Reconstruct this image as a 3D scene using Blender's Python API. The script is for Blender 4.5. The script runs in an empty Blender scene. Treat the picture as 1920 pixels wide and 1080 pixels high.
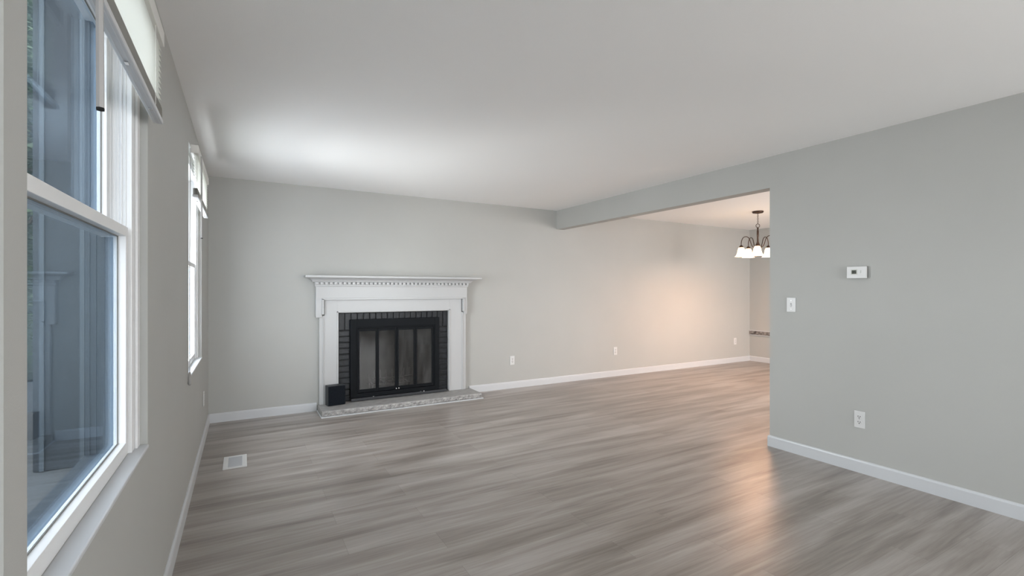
import bpy, bmesh, math, random
from mathutils import Vector, Matrix
random.seed(7)
S = bpy.context.scene
COL = S.collection

# ------------------------------------------------------------------ camera, world, exposure
H, XL, YB, XR, XF, YJ, ZB, CZ = 1.3112, -.296, 5.5636, 3.872, 8.258, 2.426, 2.177, 2.44
cam = bpy.data.cameras.new('camera'); camo = bpy.data.objects.new('camera', cam); COL.objects.link(camo)
camo.location = (0, 0, H); camo.rotation_euler = (math.pi/2, 0, -.5148)
cam.sensor_width = 36; cam.lens = 892.5/1920*36; cam.shift_y = 4.6/1920; cam.clip_start = .02
S.camera = camo
S.view_settings.view_transform = 'Standard'; S.view_settings.look = 'None'
S.view_settings.gamma = 1; S.view_settings.use_curve_mapping = False
S.view_settings.exposure = 0.52
W = bpy.data.worlds.new('sky'); S.world = W; W.use_nodes = True
wn = W.node_tree.nodes; wl = W.node_tree.links
bg = wn['Background']
tc = wn.new('ShaderNodeTexCoord'); sp = wn.new('ShaderNodeSeparateXYZ'); cr = wn.new('ShaderNodeValToRGB')
wl.new(tc.outputs['Generated'], sp.inputs[0]); wl.new(sp.outputs['Z'], cr.inputs[0]); wl.new(cr.outputs[0], bg.inputs[0])
cr.color_ramp.elements[0].position = 0; cr.color_ramp.elements[0].color = (.86, .935, 1.0, 1)
cr.color_ramp.elements[1].position = .9; cr.color_ramp.elements[1].color = (.86, .93, 1, 1)
bg.inputs[1].default_value = 5.6

def lamp(name, kind, loc, energy, color=(1, 1, 1), size=(1, 1), rot=(0, 0, 0), radius=.05):
    l = bpy.data.lights.new(name, kind); o = bpy.data.objects.new(name, l); COL.objects.link(o)
    l.energy = energy; l.color = color; o.location = loc; o.rotation_euler = rot
    if kind == 'AREA': l.shape = 'RECTANGLE'; l.size, l.size_y = size
    if kind == 'POINT': l.shadow_soft_size = radius
    return o
def window_fill(name, loc, size, rot, energy):
    "added area lamp just outside a window, boosting the light it lets in"
    return lamp(name, 'AREA', loc, energy, (1, .98, .96), size, rot)
def portal(name, loc, size, rot):
    o = lamp(name, 'AREA', loc, 1, (1, 1, 1), size, rot); o.data.cycles.is_portal = True
    return o
portal('portal_near_window', (-.47, .985, 1.5), (1.5, 2.3), (0, -math.pi/2, 0))
portal('portal_far_window', (-.47, 4.14, 1.5), (1.5, 1.1), (0, -math.pi/2, 0))

window_fill('fill_rear', (2.55, -3.20, 1.25), (2.2, 2.0), (math.radians(146), 0, math.radians(30)), 125)  # added fill behind the camera, aimed at the ceiling and left wall
window_fill('daylight_dining', (6.5, .80, 1.2), (2.0, 1.9), (math.radians(66), 0, 0), 112).data.color = (1, .91, .87)
window_fill('fill_far_window', (-.475, 4.14, 1.33), (1.10, 1.04), (0, math.radians(-90), 0), 77).data.color = (.93, .97, 1.0)  # added fill outside the far window, lifts ceiling and back wall
sun = lamp('sun', 'SUN', (-4, -6, 8), 4, (1, .95, .86)); sun.data.angle = .01
sun.rotation_euler = Vector((-.05, .36, -.93)).to_track_quat('-Z', 'Y').to_euler()   # high, nearly along the left wall: no direct patch inside

# ------------------------------------------------------------------ materials
def mat(name, color, rough=.5, metal=0, emit=None, es=0, spec=.5, coat=0):
    m = bpy.data.materials.new(name); m.use_nodes = True
    b = m.node_tree.nodes['Principled BSDF']
    b.inputs['Base Color'].default_value = (*color, 1); b.inputs['Roughness'].default_value = rough
    b.inputs['Metallic'].default_value = metal; b.inputs['Specular IOR Level'].default_value = spec
    if coat: b.inputs['Coat Weight'].default_value = coat
    if emit: b.inputs['Emission Color'].default_value = (*emit, 1); b.inputs['Emission Strength'].default_value = es
    return m
def noisy(name, c1, c2, rough=.5, scale=(8, 8, 8), detail=4, bump=0, bscale=None, **k):
    m = mat(name, c1, rough, **k); N = m.node_tree.nodes; L = m.node_tree.links; b = N['Principled BSDF']
    t = N.new('ShaderNodeTexCoord'); mp = N.new('ShaderNodeMapping'); mp.inputs['Scale'].default_value = scale
    n = N.new('ShaderNodeTexNoise'); n.inputs['Scale'].default_value = 1; n.inputs['Detail'].default_value = detail
    r = N.new('ShaderNodeValToRGB'); r.color_ramp.elements[0].color = (*c1, 1); r.color_ramp.elements[1].color = (*c2, 1)
    r.color_ramp.elements[0].position = .3; r.color_ramp.elements[1].position = .7
    L.new(t.outputs['Object'], mp.inputs[0]); L.new(mp.outputs[0], n.inputs[0]); L.new(n.outputs[0], r.inputs[0]); L.new(r.outputs[0], b.inputs['Base Color'])
    if bump:
        n2 = N.new('ShaderNodeTexNoise'); n2.inputs['Scale'].default_value = bscale or 200
        bp = N.new('ShaderNodeBump'); bp.inputs['Strength'].default_value = bump; bp.inputs['Distance'].default_value = .002
        L.new(t.outputs['Object'], n2.inputs[0]); L.new(n2.outputs[0], bp.inputs['Height']); L.new(bp.outputs[0], b.inputs['Normal'])
    return m
WALL = noisy('wall_paint', (.430, .432, .414), (.448, .450, .432), .6, (1.5, 1.5, 1.5), bump=.15, bscale=350)
CEIL = noisy('ceiling_paint', (.90, .90, .897), (.91, .91, .907), .8, (1, 1, 1), bump=.2, bscale=250)
TRIM = mat('white_trim_paint', (.585, .60, .62), .35)
VINYL = mat('white_vinyl', (.80, .805, .81), .3)
PLAST = mat('white_plastic', (.66, .66, .655), .35)
DIMVINYL = mat('dimmed_outer_vinyl', (.035, .048, .062), .5)  # dimness behind the glass put into the colour of the outer frame
DARK = mat('dark_slot', (.02, .02, .02), .7, spec=.1)
GREYP = mat('grey_plastic', (.16, .16, .15), .5)
MBLACK = mat('black_metal', (.006, .0075, .0095), .5, spec=.12)
BRONZE = mat('bronze_metal', (.075, .048, .036), .35, .85)
CHROME = mat('chrome_metal', (.6, .6, .6), .25, 1)

def floor_mat():
    m = bpy.data.materials.new('vinyl_plank_floor'); m.use_nodes = True
    N = m.node_tree.nodes; L = m.node_tree.links; b = N['Principled BSDF']
    def nd(t, **k):
        n = N.new(t)
        for a, v in k.items(): setattr(n, a, v)
        return n
    tc = nd('ShaderNodeTexCoord')
    br = nd('ShaderNodeTexBrick', offset=.37, offset_frequency=2)
    br.inputs['Color1'].default_value = (0, 0, 0, 1); br.inputs['Color2'].default_value = (1, 1, 1, 1)
    br.inputs['Mortar'].default_value = (.5, .5, .5, 1)
    br.inputs['Scale'].default_value = 1; br.inputs['Mortar Size'].default_value = .0012; br.inputs['Mortar Smooth'].default_value = .2
    br.inputs['Brick Width'].default_value = 1.22; br.inputs['Row Height'].default_value = .18
    mp0 = nd('ShaderNodeMapping'); mp0.inputs['Location'].default_value = (.31, .07, 0)
    L.new(tc.outputs['Object'], mp0.inputs[0]); L.new(mp0.outputs[0], br.inputs[0])
    # each plank offsets its own grain
    off = nd('ShaderNodeVectorMath', operation='SCALE'); off.inputs[3].default_value = 13.7
    L.new(br.outputs['Color'], off.inputs[0])
    add = nd('ShaderNodeVectorMath', operation='ADD'); L.new(tc.outputs['Object'], add.inputs[0]); L.new(off.outputs[0], add.inputs[1])
    def grain(sc, detail, rough=.6, dist=0, src=None):
        mp = nd('ShaderNodeMapping'); mp.inputs['Scale'].default_value = sc; L.new(src or add.outputs[0], mp.inputs[0])
        n = nd('ShaderNodeTexNoise'); n.inputs['Scale'].default_value = 1; n.inputs['Detail'].default_value = detail
        n.inputs['Roughness'].default_value = rough; n.inputs['Distortion'].default_value = dist
        L.new(mp.outputs[0], n.inputs[0]); return n
    g1 = grain((.8, 8, 1), 3, .5, .6, tc.outputs['Object']); g2 = grain((2.5, 60, 1), 4, .6, .4); g3 = grain((9, 130, 1), 2)
    def mul(a, f):
        q = nd('ShaderNodeMath', operation='MULTIPLY'); L.new(a, q.inputs[0]); q.inputs[1].default_value = f; return q.outputs[0]
    def plus(a, c):
        q = nd('ShaderNodeMath', operation='ADD'); L.new(a, q.inputs[0]); L.new(c, q.inputs[1]); return q.outputs[0]
    tone = nd('ShaderNodeSeparateColor'); L.new(br.outputs['Color'], tone.inputs[0])
    s = plus(plus(mul(g1.outputs[0], .62), mul(g2.outputs[0], .28)), plus(mul(g3.outputs[0], .06), mul(tone.outputs[0], .06)))
    r = nd('ShaderNodeValToRGB'); e = r.color_ramp.elements
    e[0].position = .36; e[0].color = (.175, .150, .132, 1)
    e[1].position = .64; e[1].color = (.40, .37, .345, 1)
    x = e.new(.49); x.color = (.285, .252, .226, 1)
    L.new(s, r.inputs[0])
    mx = nd('ShaderNodeMix', data_type='RGBA'); L.new(mul(br.outputs['Fac'], .32), mx.inputs[0]); L.new(r.outputs[0], mx.inputs[6]); mx.inputs[7].default_value = (.05, .045, .04, 1)
    L.new(mx.outputs[2], b.inputs['Base Color'])
    rr = nd('ShaderNodeMapRange'); rr.inputs[3].default_value = .28; rr.inputs[4].default_value = .40
    L.new(g2.outputs[0], rr.inputs[0]); L.new(rr.outputs[0], b.inputs['Roughness'])
    b.inputs['Specular IOR Level'].default_value = .62
    bp = nd('ShaderNodeBump'); bp.inputs['Strength'].default_value = .10; bp.inputs['Distance'].default_value = .002
    L.new(plus(mul(g2.outputs[0], .6), mul(g3.outputs[0], .4)), bp.inputs['Height']); L.new(bp.outputs[0], b.inputs['Normal'])
    return m
FLOOR = floor_mat()

def glass_mat(name, tint, boost=1.0, rough=0.0, refl=(.46, .58, .70), soot=0):
    m = bpy.data.materials.new(name); m.use_nodes = True; N = m.node_tree.nodes; L = m.node_tree.links
    N.remove(N['Principled BSDF']); out = N['Material Output']
    t = N.new('ShaderNodeBsdfTransparent'); t.inputs[0].default_value = (*tint, 1)
    g = N.new('ShaderNodeBsdfGlossy'); g.inputs['Roughness'].default_value = rough; g.inputs[0].default_value = (*refl, 1)
    f = N.new('ShaderNodeFresnel'); f.inputs[0].default_value = 1.5
    q = N.new('ShaderNodeMath'); q.operation = 'MULTIPLY'; q.inputs[1].default_value = boost; q.use_clamp = True
    mx = N.new('ShaderNodeMixShader')
    L.new(f.outputs[0], q.inputs[0]); L.new(q.outputs[0], mx.inputs[0]); L.new(t.outputs[0], mx.inputs[1]); L.new(g.outputs[0], mx.inputs[2]); L.new(mx.outputs[0], out.inputs[0])
    if soot:      # a smeared film on the glass
        tc = N.new('ShaderNodeTexCoord'); mp = N.new('ShaderNodeMapping'); mp.inputs['Scale'].default_value = (14, 14, 3.5)
        nz = N.new('ShaderNodeTexNoise'); nz.inputs['Scale'].default_value = 1; nz.inputs['Detail'].default_value = 5
        mr = N.new('ShaderNodeMapRange'); mr.inputs[1].default_value = .42; mr.inputs[2].default_value = .72; mr.inputs[3].default_value = soot*.5; mr.inputs[4].default_value = soot*1.9
        d = N.new('ShaderNodeBsdfDiffuse'); d.inputs[0].default_value = (.30, .30, .30, 1); m2 = N.new('ShaderNodeMixShader')
        L.new(tc.outputs['Object'], mp.inputs[0]); L.new(mp.outputs[0], nz.inputs[0]); L.new(nz.outputs[0], mr.inputs[0]); L.new(mr.outputs[0], m2.inputs[0])
        L.new(mx.outputs[0], m2.inputs[1]); L.new(d.outputs[0], m2.inputs[2]); L.new(m2.outputs[0], out.inputs[0])
    return m
GLASS = glass_mat('window_glass', (.88, .88, .875), .56)
SOOTG = glass_mat('fireplace_glass', (.66, .65, .64), .7, .03, (.9, .9, .9), .085)

def slat_mat():
    m = bpy.data.materials.new('blind_slat'); m.use_nodes = True; N = m.node_tree.nodes; L = m.node_tree.links
    b = N['Principled BSDF']; b.inputs['Base Color'].default_value = (.86, .86, .82, 1); b.inputs['Roughness'].default_value = .4
    t = N.new('ShaderNodeBsdfTranslucent'); t.inputs[0].default_value = (.92, .92, .84, 1)
    mx = N.new('ShaderNodeMixShader'); mx.inputs[0].default_value = .45
    L.new(b.outputs[0], mx.inputs[1]); L.new(t.outputs[0], mx.inputs[2]); L.new(mx.outputs[0], N['Material Output'].inputs[0])
    return m
SLAT = slat_mat()
RAIL = mat('blind_rail', (.74, .73, .70), .4)
WAND = mat('blind_wand', (.40, .39, .385), .3)

# ------------------------------------------------------------------ mesh helpers
def bx(bm, x0, x1, y0, y1, z0, z1, bev=0, seg=2):
    r = bmesh.ops.create_cube(bm, size=1)
    vs = r['verts']
    for v in vs:
        v.co = Vector(((x0+x1)/2+v.co.x*(x1-x0), (y0+y1)/2+v.co.y*(y1-y0), (z0+z1)/2+v.co.z*(z1-z0)))
    if bev:
        es = list({e for v in vs for e in v.link_edges})
        bmesh.ops.bevel(bm, geom=es, offset=bev, segments=seg, affect='EDGES', profile=.5)
def tube(bm, pts, r, n=10, cap=True):
    rings = []
    pts = [Vector(p) for p in pts]
    rs = r if isinstance(r, (list, tuple)) else [r]*len(pts)
    up = None
    for i, p in enumerate(pts):
        d = (pts[min(i+1, len(pts)-1)]-pts[max(i-1, 0)]).normalized()
        if up is None: up = Vector((0, 0, 1)) if abs(d.z) < .9 else Vector((1, 0, 0))
        a = d.cross(up).normalized(); c = a.cross(d).normalized(); up = c
        rings.append([bm.verts.new(p+a*math.cos(2*math.pi*k/n)*rs[i]+c*math.sin(2*math.pi*k/n)*rs[i]) for k in range(n)])
    for A, B in zip(rings, rings[1:]):
        for k in range(n): bm.faces.new((A[k], A[(k+1) % n], B[(k+1) % n], B[k]))
    if cap: bm.faces.new(rings[0][::-1]); bm.faces.new(rings[-1])
def lathe(bm, prof, c=(0, 0, 0), n=28, closed=False):
    rings = []
    for r, z in prof:
        rings.append([bm.verts.new((c[0]+r*math.cos(2*math.pi*k/n), c[1]+r*math.sin(2*math.pi*k/n), c[2]+z)) for k in range(n)])
    prs = list(zip(rings, rings[1:])) + ([(rings[-1], rings[0])] if closed else [])
    for A, B in prs:
        for k in range(n): bm.faces.new((A[k], A[(k+1) % n], B[(k+1) % n], B[k]))
    if not closed:
        bm.faces.new(rings[0][::-1]); bm.faces.new(rings[-1])
def sweep_profile(bm, prof, path):
    "prof: list of (outward, z); path: list of (point xy, outward dir xy) mitred"
    rows = [[bm.verts.new((p[0]+d[0]*o, p[1]+d[1]*o, z)) for o, z in prof] for p, d in path]
    for A, B in zip(rows, rows[1:]):
        for k in range(len(prof)-1): bm.faces.new((A[k], A[k+1], B[k+1], B[k]))
        bm.faces.new((A[-1], A[0], B[0], B[-1]))
    bm.faces.new(rows[0][::-1]); bm.faces.new(rows[-1])
def obj(name, bm, m, parent=None, loc=None, smooth=False, kind=None):
    bmesh.ops.recalc_face_normals(bm, faces=bm.faces[:])
    me = bpy.data.meshes.new(name); bm.to_mesh(me); bm.free(); me.materials.append(m)
    if smooth:
        for p in me.polygons: p.use_smooth = True
    o = bpy.data.objects.new(name, me); COL.objects.link(o)
    if parent:
        o.parent = parent
        o.location = -parent.location if loc is None else loc
        if loc is None and parent.parent: o.location = (0, 0, 0)
    elif loc: o.location = loc
    if kind: o['kind'] = kind
    return o
def NB(): return bmesh.new()
def thing(name, label, cat, loc, group=None, kind=None, rz=0):
    o = bpy.data.objects.new(name, None); COL.objects.link(o); o.location = loc; o.rotation_euler.z = rz
    o.empty_display_size = .1
    if label: o['label'] = label; o['category'] = cat
    if group: o['group'] = group
    if kind: o['kind'] = kind
    return o
def tag(o, label, cat, group=None, kind=None):
    o['label'] = label; o['category'] = cat
    if group: o['group'] = group
    if kind: o['kind'] = kind
    return o
def one(name, m, parent=None, bev=0, *boxes, **k):
    bm = NB()
    for b in boxes: bx(bm, *b, bev=bev)
    return obj(name, bm, m, parent, **k)

# ------------------------------------------------------------------ room shell
YR = -3.0            # rear wall of the living room, behind the camera
YD = 1.0             # near wall of the dining room, hidden by the partition
WX0 = XL-.16
W1 = (1.03, 2.125); W1B = (-.155, .945); W2 = (3.59, 4.69); WZ = (.762, 2.25)
one('floor', FLOOR, None, 0, (WX0, XF+.15, YR-.15, YB+.15, -.12, 0), kind='structure')
one('ceiling', CEIL, None, 0, (WX0, XF+.15, YR-.15, YB+.15, CZ, CZ+.15), kind='structure')
bm = NB()
ys = [YR-.15, W1B[0], W1B[1], W1[0], W1[1], W2[0], W2[1], YB+.15]
for a, b in ((0, 1), (2, 3), (4, 5), (6, 7)): bx(bm, WX0, XL, ys[a], ys[b], 0, CZ)
for a, b in (W1B, W1, W2):
    bx(bm, WX0, XL, a, b, 0, WZ[0]); bx(bm, WX0, XL, a, b, WZ[1], CZ)
bmesh.ops.remove_doubles(bm, verts=bm.verts[:], dist=1e-5)
obj('wall_left', bm, WALL, kind='structure')
FX0, FX1, FZ = .925, 2.225, 1.06       # fireplace opening in the back wall
one('wall_back', WALL, None, 0, (WX0, FX0, YB, YB+.15, 0, CZ), (FX1, XF+.15, YB, YB+.15, 0, CZ), (FX0, FX1, YB, YB+.15, FZ, CZ), kind='structure')
PT = .125
one('wall_right', WALL, None, 0, (XR, XR+PT, YR, YJ, 0, CZ), (XR, XR+PT, YJ, YB, ZB, CZ), kind='structure')
one('wall_dining_side', WALL, None, 0, (XF, XF+.15, YD-.15, YB, 0, CZ), kind='structure')
RW = (1.35, 3.75, .3, 2.35)  # unseen rear window, placed so its fill reaches left wall and ceiling
one('wall_rear', WALL, None, 0, (WX0, RW[0], YR-.15, YR, 0, CZ), (RW[1], XR+PT, YR-.15, YR, 0, CZ), (RW[0], RW[1], YR-.15, YR, 0, RW[2]), (RW[0], RW[1], YR-.15, YR, RW[3], CZ), kind='structure')
DW = (5.45, 7.55, .25, 2.25)
one('wall_dining_front', WALL, None, 0, (XR+PT, DW[0], YD-.15, YD, 0, CZ), (DW[1], XF+.15, YD-.15, YD, 0, CZ), (DW[0], DW[1], YD-.15, YD, 0, DW[2]), (DW[0], DW[1], YD-.15, YD, DW[3], CZ), kind='structure')

# baseboards with a rounded top edge
BP = [(0, 0), (.013, 0), (.013, .078), (.010, .087), (.004, .091), (0, .091)]
def baseboard(name, segs, m=TRIM):
    bm = NB()
    for path in segs: sweep_profile(bm, BP, path)
    return obj(name, bm, m, kind='structure')
baseboard('baseboard_left', [[((XL, YR), (1, 0)), ((XL, YB), (1, 0))]])
baseboard('baseboard_back', [[((XL+.013, YB), (0, -1)), ((.70, YB), (0, -1))], [((2.515, YB), (0, -1)), ((XF-.013, YB), (0, -1))]])
baseboard('baseboard_right', [[((XR, YR), (-1, 0)), ((XR, YJ), (-1, 1)), ((XR+PT, YJ), (1, 1)), ((XR+PT, YD), (1, 0))]])
baseboard('baseboard_dining_side', [[((XF, YD), (-1, 0)), ((XF, YB), (-1, 0))]])

# ------------------------------------------------------------------ windows in the left wall
def window(name, y0, y1, detail=True):
    r = thing(name, None, None, (XL-.06, (y0+y1)/2, WZ[0]), kind='structure')
    z0, z1 = WZ
    fo = .10    # width of the vinyl frame at each side
    # frame: outer box, room side flange, and the ridged tracks
    bm = NB(); bm2 = NB()
    for s, ya in ((1, y0), (-1, y1)):
        def Y(a, b): return (min(ya+s*a, ya+s*b), max(ya+s*a, ya+s*b))
        bx(bm, XL-.150, XL-.032, *Y(0, .03), z0, z1)
        bx(bm, XL-.150, XL-.030, *Y(.025, .092), z0, z1, bev=.002)
        bx(bm, XL-.030, XL-.022, *Y(0, .045), z0, z1, bev=.002)
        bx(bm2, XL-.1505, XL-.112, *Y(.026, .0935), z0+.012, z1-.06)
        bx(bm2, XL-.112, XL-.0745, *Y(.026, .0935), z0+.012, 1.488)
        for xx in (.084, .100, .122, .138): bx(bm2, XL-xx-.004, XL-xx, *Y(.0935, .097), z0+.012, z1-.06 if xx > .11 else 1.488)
        for k, xx in enumerate((.046, .056, .067)):
            bx(bm, XL-xx-.003, XL-xx, *Y(.090, .099 if k % 2 else .096), z0, z1)
        for k, xx in enumerate((.078, .088, .098)):
            bx(bm, XL-xx-.003, XL-xx, *Y(.090, .099 if k % 2 else .096), 1.488, z1)
    bx(bm, XL-.150, XL-.030, y0+.02, y1-.02, z1-.06, z1, bev=.001)
    bx(bm, XL-.078, XL-.041, y0+.02, y1-.02, z0, z0+.012, bev=.001)
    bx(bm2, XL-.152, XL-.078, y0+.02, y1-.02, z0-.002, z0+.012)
    obj('window_frame', bm, VINYL, r); obj('outer_frame', bm2, DIMVINYL, r)
    # painted drywall corner and sill
    bm = NB()
    bx(bm, XL-.042, XL+.004, y0+.001, y1-.001, z0-.012, z0+.0005, bev=.004, seg=3)
    obj('window_sill', bm, TRIM, r)
    def sash(nm, xf, xg, za, zb, top, bot):
        ya, yb = y0+fo, y1-fo
        sw = .032
        bm = NB()
        for c in ((ya, ya+sw), (yb-sw, yb)): bx(bm, xg-.008, xf, c[0], c[1], za, zb, bev=.0015)
        bx(bm, xg-.008, xf, ya+sw, yb-sw, za, za+bot, bev=.0015); bx(bm, xg-.008, xf, ya+sw, yb-sw, zb-top, zb, bev=.0015)
        s = obj(nm, bm, VINYL, r)
        one('glass_pane', GLASS, s, 0, (xg-.002, xg+.002, ya+sw-.004, yb-sw+.004, za+bot-.004, zb-top+.004))
        bm = NB()   # glazing gasket
        for c in ((ya+sw, ya+sw+.003), (yb-sw-.003, yb-sw)): bx(bm, xg+.002, xg+.005, c[0], c[1], za+bot, zb-top)
        for c in ((za+bot, za+bot+.003), (zb-top-.003, zb-top)): bx(bm, xg+.002, xg+.005, ya+sw, yb-sw, c[0], c[1])
        obj('gasket', bm, GREYP, s)
    sash('lower_sash', XL-.039, XL-.064, z0+.006, 1.522, .032, .040)
    sash('upper_sash', XL-.088, XL-.106, 1.490, z1-.055, .04, .036)
    return r
window('window_1', *W1); window('window_2', *W2); window('window_3', *W1B)
def simple_window(name, x0, x1, z0, z1, y):
    r = thing(name, None, None, ((x0+x1)/2, y, z0), kind='structure')
    bm = NB(); n = 3
    for a, b in ((x0, x0+.06), (x1-.06, x1), ((x0+x1)/2-.03, (x0+x1)/2+.03)): bx(bm, a, b, y-.10, y-.04, z0, z1)
    bx(bm, x0+.06, (x0+x1)/2-.03, y-.10, y-.04, z0, z0+.06); bx(bm, (x0+x1)/2+.03, x1-.06, y-.10, y-.04, z0, z0+.06)
    bx(bm, x0+.06, (x0+x1)/2-.03, y-.10, y-.04, z1-.06, z1); bx(bm, (x0+x1)/2+.03, x1-.06, y-.10, y-.04, z1-.06, z1)
    f = obj('window_frame', bm, VINYL, r)
    one('glass_pane', GLASS, r, 0, (x0+.055, x1-.055, y-.072, y-.068, z0+.055, z1-.055))
simple_window('added_rear_window', *RW[:2], *RW[2:], YR); simple_window('window_5', *DW[:2], *DW[2:], YD)

# ------------------------------------------------------------------ half-raised mini blinds
def blind(label, y0, y1, lean):
    zt = 2.232
    r = thing('mini_blind', label, 'window blind', (XL+.035, (y0+y1)/2, 1.905), 'raised white mini blinds on the left wall')
    one('headrail', RAIL, r, .0015, (XL+.010, XL+.052, y0-.004, y1+.004, 2.180, zt))
    bm = NB()
    zs = [1.974+k*.0195 for k in range(11)]
    def slat(z, tilt, w=.0125):
        c, s_ = math.cos(tilt)*w, math.sin(tilt)*w; x = XL+.034
        rows = []
        for yy in (y0, y1):
            rows.append([bm.verts.new((x-c, yy, z-s_)), bm.verts.new((x, yy, z+.002)), bm.verts.new((x+c, yy, z+s_))])
        for k in range(2): bm.faces.new((rows[0][k], rows[0][k+1], rows[1][k+1], rows[1][k]))
    for z in zs: slat(z, -.60)
    obj('slats', bm, SLAT, r)
    bm = NB()
    for k in range(15): slat(1.922+k*.0026, -.02)
    bm2 = bm
    for yy in (y0+.12, y1-.12): pass
    obj('slat_stack', bm2, RAIL, r)
    bm = NB(); bx(bm, XL+.019, XL+.049, y0-.002, y1+.002, 1.903, 1.919, bev=.003)
    for dx in (.028, .040): bx(bm, XL+dx-.001, XL+dx+.001, y0, y1, 1.9015, 1.9035)
    rl = obj('bottom_rail', bm, TRIM, r)
    for yy in (y0+.16, (y0+y1)/2, y1-.16):
        one('cord_button', CHROME, rl, .001, (XL+.029, XL+.039, yy-.009, yy+.009, 1.8995, 1.9025))
    for yy in (y0+.16, y1-.16):
        for dx in (.020, .048):
            bm = NB(); tube(bm, [(XL+dx, yy, 1.92), (XL+dx, yy, 2.181)], .0009, 6); obj('ladder_cord', bm, RAIL, r)
    bm = NB(); tube(bm, [(XL+.060, y0+.115, 2.19), (XL+.061, y0+.112+lean*.5, 1.95), (XL+.062, y0+.110+lean, 1.656)], [.0055, .006, .0065], 6)
    w = obj('tilt_wand', bm, WAND, r)
    bm = NB(); tube(bm, [(XL+.062, y0+.110+lean, 1.6562), (XL+.062, y0+.110+lean, 1.651)], .0066, 6)
    obj('wand_tip', bm, DARK, w)
    return r
blind('white mini blind raised over the large near window at left edge', W1[0]+.015, W1[1]-.035, .01)
b2 = blind('white mini blind raised over the narrow-looking far window near the fireplace wall', W2[0]+.02, W2[1]-.05, 0)
# lift cord with tassel beside the far window
ct = thing('lift_cord', 'long grey lift cord with tassel hanging along the near edge of the far window', 'cord', (XL+.012, W2[0]-.04, .73))
bm = NB()
for dx in (-.004, 0, .004): tube(bm, [(XL+.010, W2[0]-.04+dx, .80), (XL+.010, W2[0]-.04+dx*1.5, 1.5), (XL+.012, W2[0]-.02+dx, 2.2)], .0016, 6)
obj('cord', bm, WAND, ct)
bm = NB(); lathe(bm, [(.002, .085), (.006, .08), (.009, .03), (.010, .01), (.004, 0)], (XL+.0105, W2[0]-.04, .722), 12)
obj('tassel', bm, mat('tassel_plastic', (.34, .33, .32), .5), ct, smooth=True)

# ------------------------------------------------------------------ fireplace
# white mantel
MANTELP = mat('mantel_white_paint', (.50, .505, .51), .35)
mt = thing('fireplace_mantel', 'white painted wooden fireplace mantel with dentil moulding and long shelf', 'mantel', (1.575, YB, .066))
G0 = .001
cy = YB-G0
def mpart(name, bev, *boxes): return one(name, MANTELP, mt, bev, *boxes)
# flat casing: two legs and a head
mpart('leg', .001, (.776, .908, cy-.036, cy, .067, 1.207)); mpart('leg', .001, (2.238, 2.395, cy-.036, cy, .067, 1.207))
mpart('head_board', .001, (.908, 2.238, cy-.036, cy, 1.072, 1.207))
# bead round the opening
mpart('inner_bead', .002, (.905, .921, cy-.044, cy-.0, .067, 1.079), (2.226, 2.240, cy-.044, cy-.0, .067, 1.079), (.905, 2.240, cy-.044, cy-.0, 1.066, 1.079))
# lower outer strips stepped back from the ears
mpart('leg_strip', .002, (.722, .776, cy-.040, cy, .067, 1.035), (.757, .765, cy-.047, cy, .067, 1.035))
mpart('leg_strip', .002, (2.395, 2.452, cy-.040, cy, .067, 1.04), (2.404, 2.412, cy-.047, cy, .067, 1.04))
# frieze with ears
mpart('frieze', .0015, (.686, 2.462, cy-.058, cy, 1.222, 1.372))
mpart('ear', .0015, (.686, .748, cy-.058, cy, 1.018, 1.222)); mpart('ear', .0015, (2.425, 2.462, cy-.058, cy, 1.018, 1.222))
mpart('back_band', .003, (.748, .768, cy-.070, cy, 1.05, 1.222), (2.405, 2.425, cy-.070, cy, 1.05, 1.222), (.748, 2.425, cy-.070, cy, 1.207, 1.228))
# crown: cove profile swept round three sides, dentils, shelf
PR = [(0, 1.352), (.006, 1.352), (.010, 1.362), (.010, 1.372), (.012, 1.374), (.012, 1.402), (.038, 1.404), (.040, 1.412), (.048, 1.422), (.058, 1.432), (.078, 1.440), (.098, 1.444), (.104, 1.450), (0, 1.450)]
bm = NB()
x0, x1, yf = .686, 2.462, cy-.058
sweep_profile(bm, PR, [((x0, cy), (-1, 0)), ((x0, yf), (-1, -1)), ((x1, yf), (1, -1)), ((x1, cy), (1, 0))])
obj('crown_moulding', bm, MANTELP, mt)
bm = NB(); n = 38
for k in range(n):
    xx = x0-.006+(x1-x0+.012-.028)*k/(n-1)
    bx(bm, xx, xx+.028, yf-.036, yf-.011, 1.377, 1.402, bev=.001, seg=1)
obj('dentil_moulding', bm, MANTELP, mt)
mpart('shelf', .004, (x0-.115, x1+.150, YB-.185, cy, 1.450, 1.472))

# black painted brick facing and firebox
fp = thing('fireplace', 'black painted brick fireplace opening with grey firebox behind glass doors', 'fireplace', (1.575, YB, .067))
BRICK = noisy('black_painted_brick', (.007, .0085, .011), (.020, .023, .028), .33, (30, 30, 30), spec=.32, bump=.9, bscale=70)
SOOT = mat('black_mortar', (.010, .011, .012), .6)
bm = NB()
rnd = random.Random(3)
def brick(x0, x1, z0, z1):
    d = rnd.uniform(-.004, .004)
    bx(bm, x0+.005, x1-.005, YB-.004+d, YB+.09, z0+.005, z1-.005, bev=.004, seg=2)
x = FX0
ns = 19; bw = (FX1-FX0)/ns
for k in range(ns): brick(x+k*bw, x+(k+1)*bw, .862, FZ)
nz = 12; bh = (.862-.068)/nz
for k in range(nz):
    z0b = .068+k*bh
    for xa, xb in ((FX0, FX0+.17), (FX1-.17, FX1)): brick(xa, xb, z0b, z0b+bh)
obj('brick_facing', bm, BRICK, fp)
one('mortar', SOOT, fp, 0, (FX0, FX0+.165, YB+.006, YB+.10, .068, FZ), (FX1-.165, FX1, YB+.006, YB+.10, .068, FZ), (FX0+.165, FX1-.165, YB+.006, YB+.10, .866, FZ))
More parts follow.
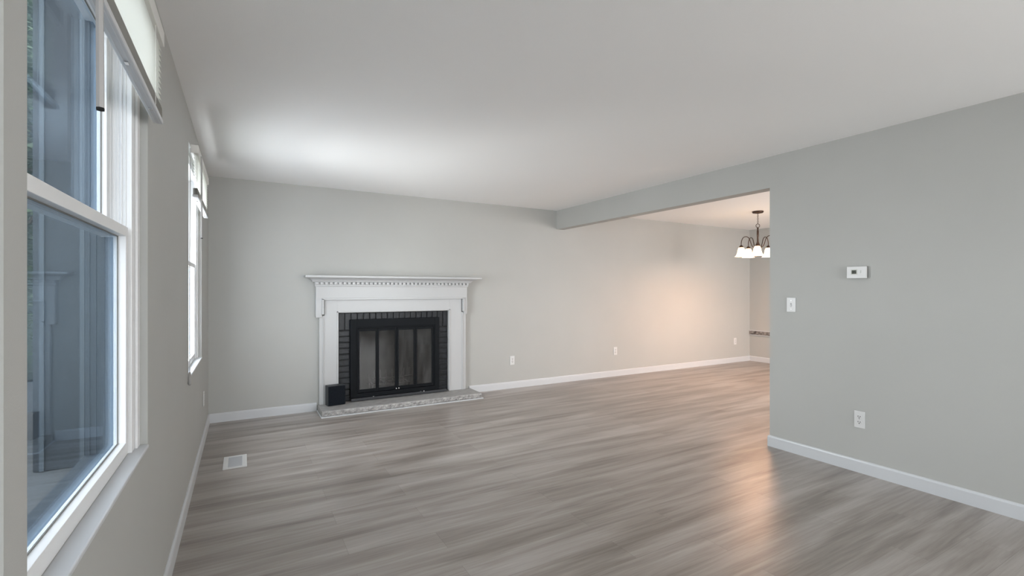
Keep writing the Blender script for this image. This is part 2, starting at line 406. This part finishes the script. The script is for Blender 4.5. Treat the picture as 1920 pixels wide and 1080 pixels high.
FIRE = noisy('firebox_panel', (.12, .115, .11), (.21, .20, .19), .8, (6, 6, 6), bump=.6, bscale=40)
def firebox():
    bm = NB()
    a, b, yb, zt = FX0+.165, FX1-.165, YB+.62, 1.0
    i0, i1 = 1.30, 1.85
    yf = YB+.10
    def slab(p, q, r_, s_, n, t=.03):
        P = [Vector(v) for v in (p, q, r_, s_)]; n = Vector(n)*t
        V = [bm.verts.new(v) for v in P]+[bm.verts.new(v+n) for v in P]
        for f in ((0, 1, 2, 3), (7, 6, 5, 4), (0, 4, 5, 1), (1, 5, 6, 2), (2, 6, 7, 3), (3, 7, 4, 0)): bm.faces.new([V[i] for i in f])
    slab((a, yf, .068), (i0, yb, .068), (i0, yb, zt), (a, yf, zt), (-1, 0, 0))
    slab((b, yf, .068), (i1, yb, .068), (i1, yb, zt), (b, yf, zt), (1, 0, 0))
    slab((i0-.03, yb, .068), (i1+.03, yb, .068), (i1+.03, yb, zt), (i0-.03, yb, zt), (0, 1, 0))
    slab((a-.03, yf, .068), (b+.03, yf, .068), (i1+.03, yb+.03, .068), (i0-.03, yb+.03, .068), (0, 0, -.5))
    slab((a-.03, yf, zt), (b+.03, yf, zt), (i1+.03, yb+.03, zt), (i0-.03, yb+.03, zt), (0, 0, 1))
    return bm
obj('firebox', firebox(), FIRE, fp)
# door unit
du = thing('fireplace_doors', 'black metal fireplace door unit with four bifold glass panels', 'fireplace door', (1.57, YB-.04, .068))
dy0, dy1 = YB-.046, YB-.010
one('door_frame', MBLACK, du, .003,
    (1.046, 1.112, dy0, dy1, .105, .985), (2.040, 2.098, dy0, dy1, .105, .985), (1.112, 2.040, dy0, dy1, .895, .985), (1.112, 2.040, dy0, dy1, .105, .150))
one('inner_frame', MBLACK, du, .002,
    (1.112, 1.128, dy0+.008, dy1, .150, .895), (2.024, 2.040, dy0+.008, dy1, .150, .895), (1.128, 2.024, dy0+.008, dy1, .878, .895))
one('bottom_bar', mat('dark_iron', (.03, .032, .036), .45), du, .003, (1.05, 2.185, YB-.075, YB-.010, .072, .101))
leaf = [(1.130, 1.349), (1.351, 1.574), (1.578, 1.797), (1.799, 2.022)]
gl = [(1.147, 1.330), (1.366, 1.553), (1.597, 1.778), (1.818, 2.004)]
for (a, b), (c, d) in zip(leaf, gl):
    o = one('door_leaf', MBLACK, du, .0015, (a, c, dy0+.010, dy0+.028, .154, .875), (d, b, dy0+.010, dy0+.028, .154, .875), (c, d, dy0+.010, dy0+.028, .154, .190), (c, d, dy0+.010, dy0+.028, .848, .875))
    one('glass_pane', SOOTG, o, 0, (c-.003, d+.003, dy0+.017, dy0+.020, .187, .851))
for xx in (1.560, 1.592):
    bm = NB(); tube(bm, [(xx, dy0+.012, .168), (xx, dy0-.012, .168)], .004, 8)
    lathe(bm, [(.001, -.009), (.007, -.006), (.009, 0), (.007, .006), (.001, .009)], (xx, dy0-.015, .168), 14)
    obj('knob', bm, CHROME, du, smooth=True)
for xx in (1.30, 1.86, 1.90):
    bm = NB(); lathe(bm, [(.001, 0), (.006, 0), (.005, .003), (.001, .004)], (xx, YB-.055, .101), 10); obj('screw', bm, CHROME, du)
# grate with burnt log
gr = thing('fireplace_grate', 'dark iron grate with uprights standing inside the firebox', 'fireplace grate', (1.575, YB+.32, .068))
IRON = mat('grey_iron', (.30, .29, .28), .45, .3)
bm = NB()
for k in range(7):
    xx = 1.36+k*.072
    tube(bm, [(xx, YB+.18, .36), (xx, YB+.185, .25), (xx, YB+.23, .18), (xx, YB+.44, .18), (xx, YB+.47, .27)], .008, 8)
for yy, zz in ((YB+.25, .172), (YB+.42, .172), (YB+.183, .26)): tube(bm, [(1.33, yy, zz), (1.82, yy, zz)], .008, 8)
obj('bars', bm, IRON, gr, smooth=True)
for xx in (1.36, 1.79):
    for yy in (YB+.25, YB+.42):
        bm = NB(); tube(bm, [(xx, yy, .17), (xx, yy, .0685)], .009, 8); obj('leg', bm, IRON, gr, smooth=True)
# hearth slab
ht = thing('hearth', 'low grey stone hearth slab with rough front and white base strip', 'hearth', (1.6, YB-.18, 0))
STONE = noisy('hearth_stone', (.27, .265, .26), (.40, .395, .385), .6, (14, 30, 14), bump=.3, bscale=60)
ROUGH = noisy('rough_stone_edge', (.22, .215, .21), (.50, .49, .48), .75, (28, 28, 40), detail=6, bump=1, bscale=60)
one('slab', STONE, ht, .003, (.708, 2.525, YB-.352, YB-.014, .002, .066), (.925, 2.225, YB-.02, YB+.09, .002, .066))
bm = NB(); nx, nz2 = 220, 6
rows = []
for i in range(nx+1):
    rows.append([bm.verts.new((.712+1.81*i/nx, YB-.354-(rnd.uniform(.001, .009) if 0 < j < nz2 and 0 < i < nx else 0), .010+.052*j/nz2)) for j in range(nz2+1)])
for i in range(nx):
    for j in range(nz2): bm.faces.new((rows[i][j], rows[i+1][j], rows[i+1][j+1], rows[i][j+1]))
e = bmesh.ops.extrude_face_region(bm, geom=bm.faces[:])
for v in e['geom']:
    if isinstance(v, bmesh.types.BMVert): v.co.y = YB-.350
obj('rough_front', bm, ROUGH, ht)
one('base_strip', TRIM, ht, .003, (.697, 2.540, YB-.374, YB-.3635, 0, .013), (.697, .707, YB-.3635, YB-.014, 0, .013), (2.526, 2.540, YB-.3635, YB-.014, 0, .013))
# little black box on the hearth
sb = thing('speaker_box', 'small black cube-shaped box standing on the left end of the hearth', 'box', (.880, YB-.100, .066), rz=.15)
bm = NB(); bx(bm, -.094, .094, -.042, .048, .001, .218, bev=.006, seg=3)
obj('cabinet', bm, mat('charcoal_shell', (.032, .036, .041), .4, spec=.3), sb, (0, 0, 0))
bm = NB(); bx(bm, -.088, .092, -.050, -.042, .006, .211, bev=.004, seg=3)
obj('front_panel', bm, noisy('black_cloth', (.006, .008, .012), (.012, .015, .020), .8, (60, 60, 60), spec=.1), sb, (0, 0, 0))

# ------------------------------------------------------------------ small wall fittings (built facing -Y at the origin, then turned)
def outlet_parts(r):
    L0 = (0, 0, 0)
    one('cover_plate', PLAST, r, .0025, (-.035, .035, -.0065, -.0005, -.060, .060), loc=L0)
    for s in (1, -1):
        bm = NB()
        lathe(bm, [(.001, 0), (.0165, 0), (.0165, .003), (.001, .003)], (0, 0, 0), 20)
        for v in bm.verts: v.co = Vector((v.co.x, -.0065-v.co.z, max(-.0135, min(.0135, v.co.y))+s*.0195))
        so = obj('socket', bm, PLAST, r, L0)
        one('slots', DARK, so, 0, (-.0085, -.0050, -.0102, -.0092, s*.0195+.000, s*.0195+.0090), (.0050, .0085, -.0102, -.0092, s*.0195+.000, s*.0195+.0080), (-.0032, .0032, -.0102, -.0092, s*.0195-.0100, s*.0195-.0050), loc=L0)
    bm = NB(); bx(bm, -.0025, .0025, -.0078, -.006, -.0025, .0025, bev=.001); obj('screw', bm, CHROME, r, L0)
def outlet(loc, rz, label):
    r = thing('wall_outlet', label, 'outlet', loc, 'white duplex wall outlets', rz=rz); outlet_parts(r); return r
outlet((XR-.0005, 1.752, .381), -math.pi/2, 'white outlet low on the grey-blue partition wall below the thermostat')
outlet((3.149, YB-.0005, .373), 0, 'white outlet on the back wall just right of the fireplace')
outlet((4.961, YB-.0005, .386), 0, 'white outlet on the back wall, the middle one between fireplace and far corner')
outlet((7.826, YB-.0005, .384), 0, 'white outlet on the back wall beside the far dining room corner')
outlet((XL+.0005, 4.86, .382), math.pi/2, 'white outlet low on the left wall under the far window')
sw = thing('light_switch', 'white toggle light switch on the partition wall beside the opening', 'light switch', (XR-.0005, 2.243, 1.195), rz=-math.pi/2)
one('cover_plate', PLAST, sw, .0025, (-.036, .036, -.0065, -.0005, -.058, .058), loc=(0, 0, 0))
one('toggle_slot', mat('slot_shade', (.35, .35, .35), .5), sw, 0, (-.006, .006, -.0072, -.0062, -.013, .013), loc=(0, 0, 0))
bm = NB(); bx(bm, -.004, .004, -.020, -.006, -.010, .002, bev=.0015)
obj('toggle', bm, PLAST, sw, (0, 0, 0))
for zz in (-.035, .035): one('screw', CHROME, sw, .0005, (-.002, .002, -.0075, -.006, zz-.002, zz+.002), loc=(0, 0, 0))
th = thing('thermostat', 'white rectangular wall thermostat with small dark display', 'thermostat', (XR-.0005, 1.760, 1.441), rz=-math.pi/2)
one('base', GREYP, th, .001, (-.055, .062, -.010, -.0005, -.040, .040), loc=(0, 0, 0))
one('cover', PLAST, th, .003, (-.064, .060, -.030, -.010, -.043, .043), loc=(0, 0, 0))
one('bezel', mat('pale_bezel', (.55, .56, .52), .4), th, .001, (-.036, .006, -.0315, -.029, -.016, .022), loc=(0, 0, 0))
one('display', mat('lcd_grey_green', (.11, .12, .10), .5, spec=.2), th, 0, (-.030, .000, -.0322, -.0312, -.010, .016), loc=(0, 0, 0))
bm = NB()      # two seven-segment digits on the display
def digit(cx, segs):
    w, h, t = .0045, .0085, .0014
    P = {'a': (0, h, 1), 'd': (0, -h, 1), 'g': (0, 0, 1), 'f': (-w, h/2, 0), 'b': (w, h/2, 0), 'e': (-w, -h/2, 0), 'c': (w, -h/2, 0)}
    for s in segs:
        px, pz, hz = P[s]
        if hz: bx(bm, cx+px-w, cx+px+w, -.0328, -.0322, .003+pz-t/2, .003+pz+t/2)
        else: bx(bm, cx+px-t/2, cx+px+t/2, -.0328, -.0322, .003+pz-h/2+.001, .003+pz+h/2-.001)
digit(-.0215, 'abcdefg'); digit(-.0085, 'acdfg')
obj('digits', bm, DARK, th, (0, 0, 0))
one('button', mat('pale_button', (.52, .53, .50), .4), th, .0008, (.024, .030, -.0315, -.029, -.006, .014), loc=(0, 0, 0))

# floor register
vt = thing('floor_vent', 'white rectangular floor register set in the planks near the left wall', 'floor vent', (-.050, 4.205, 0))
one('face_plate', PLAST, vt, .0015, (-.078, -.046, -.148, .148, 0, .006), (.046, .078, -.148, .148, 0, .006), (-.046, .046, -.148, -.120, 0, .006), (-.046, .046, .120, .148, 0, .006), loc=(0, 0, 0))
bm = NB()
for k in range(30):
    yy = -.118+k*.008
    bx(bm, -.046, .046, yy, yy+.0055, .0005, .0045)
obj('louvers', bm, mat('register_grey', (.50, .51, .53), .4), vt, (0, 0, 0))

# speckled strip on the dining side wall
st = thing('wall_strip', 'narrow speckled grey strip with white edges on the dining room end wall', 'wall strip', (XF-.012, YB-.6, .505))
one('band', noisy('speckled_mosaic', (.035, .028, .024), (.36, .33, .31), .5, (40, 24, 34), detail=2), st, .001, (XF-.022, XF-.0005, YB-1.6, YB-.004, .494, .562))
one('edge_moulding', TRIM, st, .002, (XF-.028, XF-.0005, YB-1.6, YB-.004, .5625, .573), (XF-.026, XF-.0005, YB-1.6, YB-.004, .482, .4935))

# ------------------------------------------------------------------ chandelier
CX, CY = 6.39, 4.18
ch = thing('chandelier', 'bronze chandelier with curved arms and lit frosted bell shades hanging in dining room', 'chandelier', (CX, CY, CZ))
bm = NB(); lathe(bm, [(.001, 0), (.072, 0), (.075, -.012), (.066, -.026), (.030, -.032), (.008, -.038), (.001, -.038)], (CX, CY, CZ-.0005), 28)
obj('canopy', bm, BRONZE, ch, smooth=True)
bm = NB()
def link(z, rot, a=.008, b=.013, r=.0022):
    pts = []
    for k in range(13):
        t = 2*math.pi*k/12; u, v = a*math.cos(t), b*math.sin(t)
        pts.append((CX+u*math.cos(rot), CY+u*math.sin(rot), z+v))
    tube(bm, pts, r, 6, cap=False)
z = CZ-.048; k = 0
while z > 2.265: link(z, math.pi/2*(k % 2)+.4); z -= .0205; k += 1
obj('chain', bm, BRONZE, ch, smooth=True)
bm = NB(); pts = []
for k in range(21):
    t = 2*math.pi*k/20; pts.append((CX+.026*math.cos(t)*math.cos(-.51), CY+.026*math.cos(t)*math.sin(-.51), 2.234+.026*math.sin(t)))
tube(bm, pts, .004, 8, cap=False); obj('ring', bm, BRONZE, ch, smooth=True)
bm = NB(); lathe(bm, [(.001, 0), (.010, 0), (.013, -.012), (.009, -.03), (.014, -.05), (.014, -.12), (.010, -.14), (.012, -.20), (.022, -.23), (.034, -.255), (.034, -.285), (.018, -.305), (.010, -.325), (.013, -.34), (.004, -.358), (.001, -.36)], (CX, CY, 2.207), 20)
obj('stem', bm, BRONZE, ch, smooth=True)
SHADE = mat('lit_frosted_glass', (.90, .86, .78), .4, emit=(1, .64, .34), es=2.9)
for k in range(5):
    an = math.radians(-148.5+72*k)
    dx, dy = math.cos(an), math.sin(an)
    P = []
    for rr, zz in ((.025, 1.945), (.045, 1.925), (.075, 1.945), (.095, 2.00), (.115, 2.055), (.150, 2.080), (.190, 2.070), (.213, 2.03), (.220, 1.985), (.220, 1.955)): P.append(Vector((rr, zz)))
    sm = []
    for i in range(len(P)-1):
        p0, p1, p2, p3 = P[max(i-1, 0)], P[i], P[i+1], P[min(i+2, len(P)-1)]
        for t in (0, .25, .5, .75): sm.append(.5*((2*p1)+(p2-p0)*t+(2*p0-5*p1+4*p2-p3)*t*t+(3*p1-p0-3*p2+p3)*t**3))
    sm.append(P[-1])
    bm = NB(); tube(bm, [(CX+dx*q.x, CY+dy*q.x, q.y) for q in sm], .0055, 8)
    arm = obj('arm', bm, BRONZE, ch, smooth=True)
    c = (CX+dx*.22, CY+dy*.22, 0)
    bm = NB(); lathe(bm, [(.001, 1.962), (.012, 1.960), (.024, 1.945), (.030, 1.930), (.028, 1.926), (.001, 1.926)], c, 18)
    obj('socket_cup', bm, BRONZE, arm, smooth=True)
    bm = NB(); outer = [(.026, 1.928), (.036, 1.920), (.046, 1.895), (.052, 1.860), (.060, 1.830), (.074, 1.806), (.086, 1.796)]
    lathe(bm, outer+[(r-.004, zz-.0005) for r, zz in outer[::-1]], c, 28, closed=True)
    obj('shade', bm, SHADE, ch, smooth=True)
    lamp('bulb', 'POINT', (c[0], c[1], 1.825), 11.5, (1, .56, .34), radius=.035)

# ------------------------------------------------------------------ outside, seen through and in the near window
def siding():
    m = noisy('slate_blue_siding', (.009, .014, .020), (.013, .020, .027), .6, (3, 3, .6)); return m
wing = one('neighbouring_wing', siding(), None, 0, (-1.77, WX0-.001, 6.3, 9.0, -.45, 5.6))
tag(wing, 'slate blue outside wing wall with vertical boards seen through near window', 'building')
bm = NB()
for k in range(5):
    xx = -1.72+k*.30
    bx(bm, xx, xx+.035, 6.278, 6.299, -.45, 5.6)
o = obj('batten', bm, mat('pale_batten', (.05, .066, .08), .6), wing); o.location = (0, 0, 0)
lawn = one('lawn', noisy('ground_gravel', (.035, .042, .048), (.055, .062, .068), .9, (2, 2, 2)), None, 0, (-14, 14, -16, 16, -.60, -.46), kind='structure'); lawn.name = 'ground'
def tree(x, y, h, label, seed):
    rg = random.Random(seed)
    r = thing('garden_tree', label, 'tree', (x, y, -.46))
    bm = NB(); tube(bm, [(0, 0, 0), (.04, .02, h*.4), (.0, .06, h*.8)], [.12, .09, .03], 10)
    for k in range(7):
        a = rg.uniform(0, 6.28); z = h*rg.uniform(.3, .7)
        tube(bm, [(0, 0, z), (math.cos(a)*.5, math.sin(a)*.5, z+.4), (math.cos(a)*.9, math.sin(a)*.9, z+.9)], [.04, .025, .008], 6)
    obj('trunk', bm, mat('bark', (.09, .07, .05), .9), r, (0, 0, 0))
    bm = NB()
    for k in range(11000):
        u = Vector((rg.gauss(0, 1), rg.gauss(0, 1), rg.gauss(0, 1))).normalized()*(rg.random()**.4)
        c = Vector((u.x*1.25, u.y*1.25, h*.56+u.z*h*.46))
        m3 = Matrix.Rotation(rg.uniform(0, 6.28), 3, 'Z') @ Matrix.Rotation(rg.uniform(-1.2, 1.2), 3, 'X')
        s = rg.uniform(.04, .08)
        vs = [bm.verts.new(c+m3 @ Vector(p)) for p in ((-s, 0, 0), (0, -s*.5, 0), (s, 0, 0), (0, s*.5, .01))]
        bm.faces.new(vs)
    f = obj('foliage', bm, noisy('leaf_green', (.012, .03, .012), (.075, .13, .055), .6, (5, 5, 5)), r, (0, 0, 0)); f['kind'] = 'stuff'
tree(-3.05, 9.6, 6.8, 'green leafy tree outside at the left edge of near window, beside the wing wall', 5)
hedge = one('backdrop_hedge', noisy('dark_hedge', (.008, .018, .010), (.03, .05, .025), .9, (6, 6, 6), bump=1, bscale=12), None, .2, (-9, -1.9, 12.5, 14, -.46, 8.5))  # added dark mass that blocks the bright sky past the wing
tag(hedge, 'dark hedge backdrop added to block the sky behind the leafy tree', 'hedge', kind='stuff')
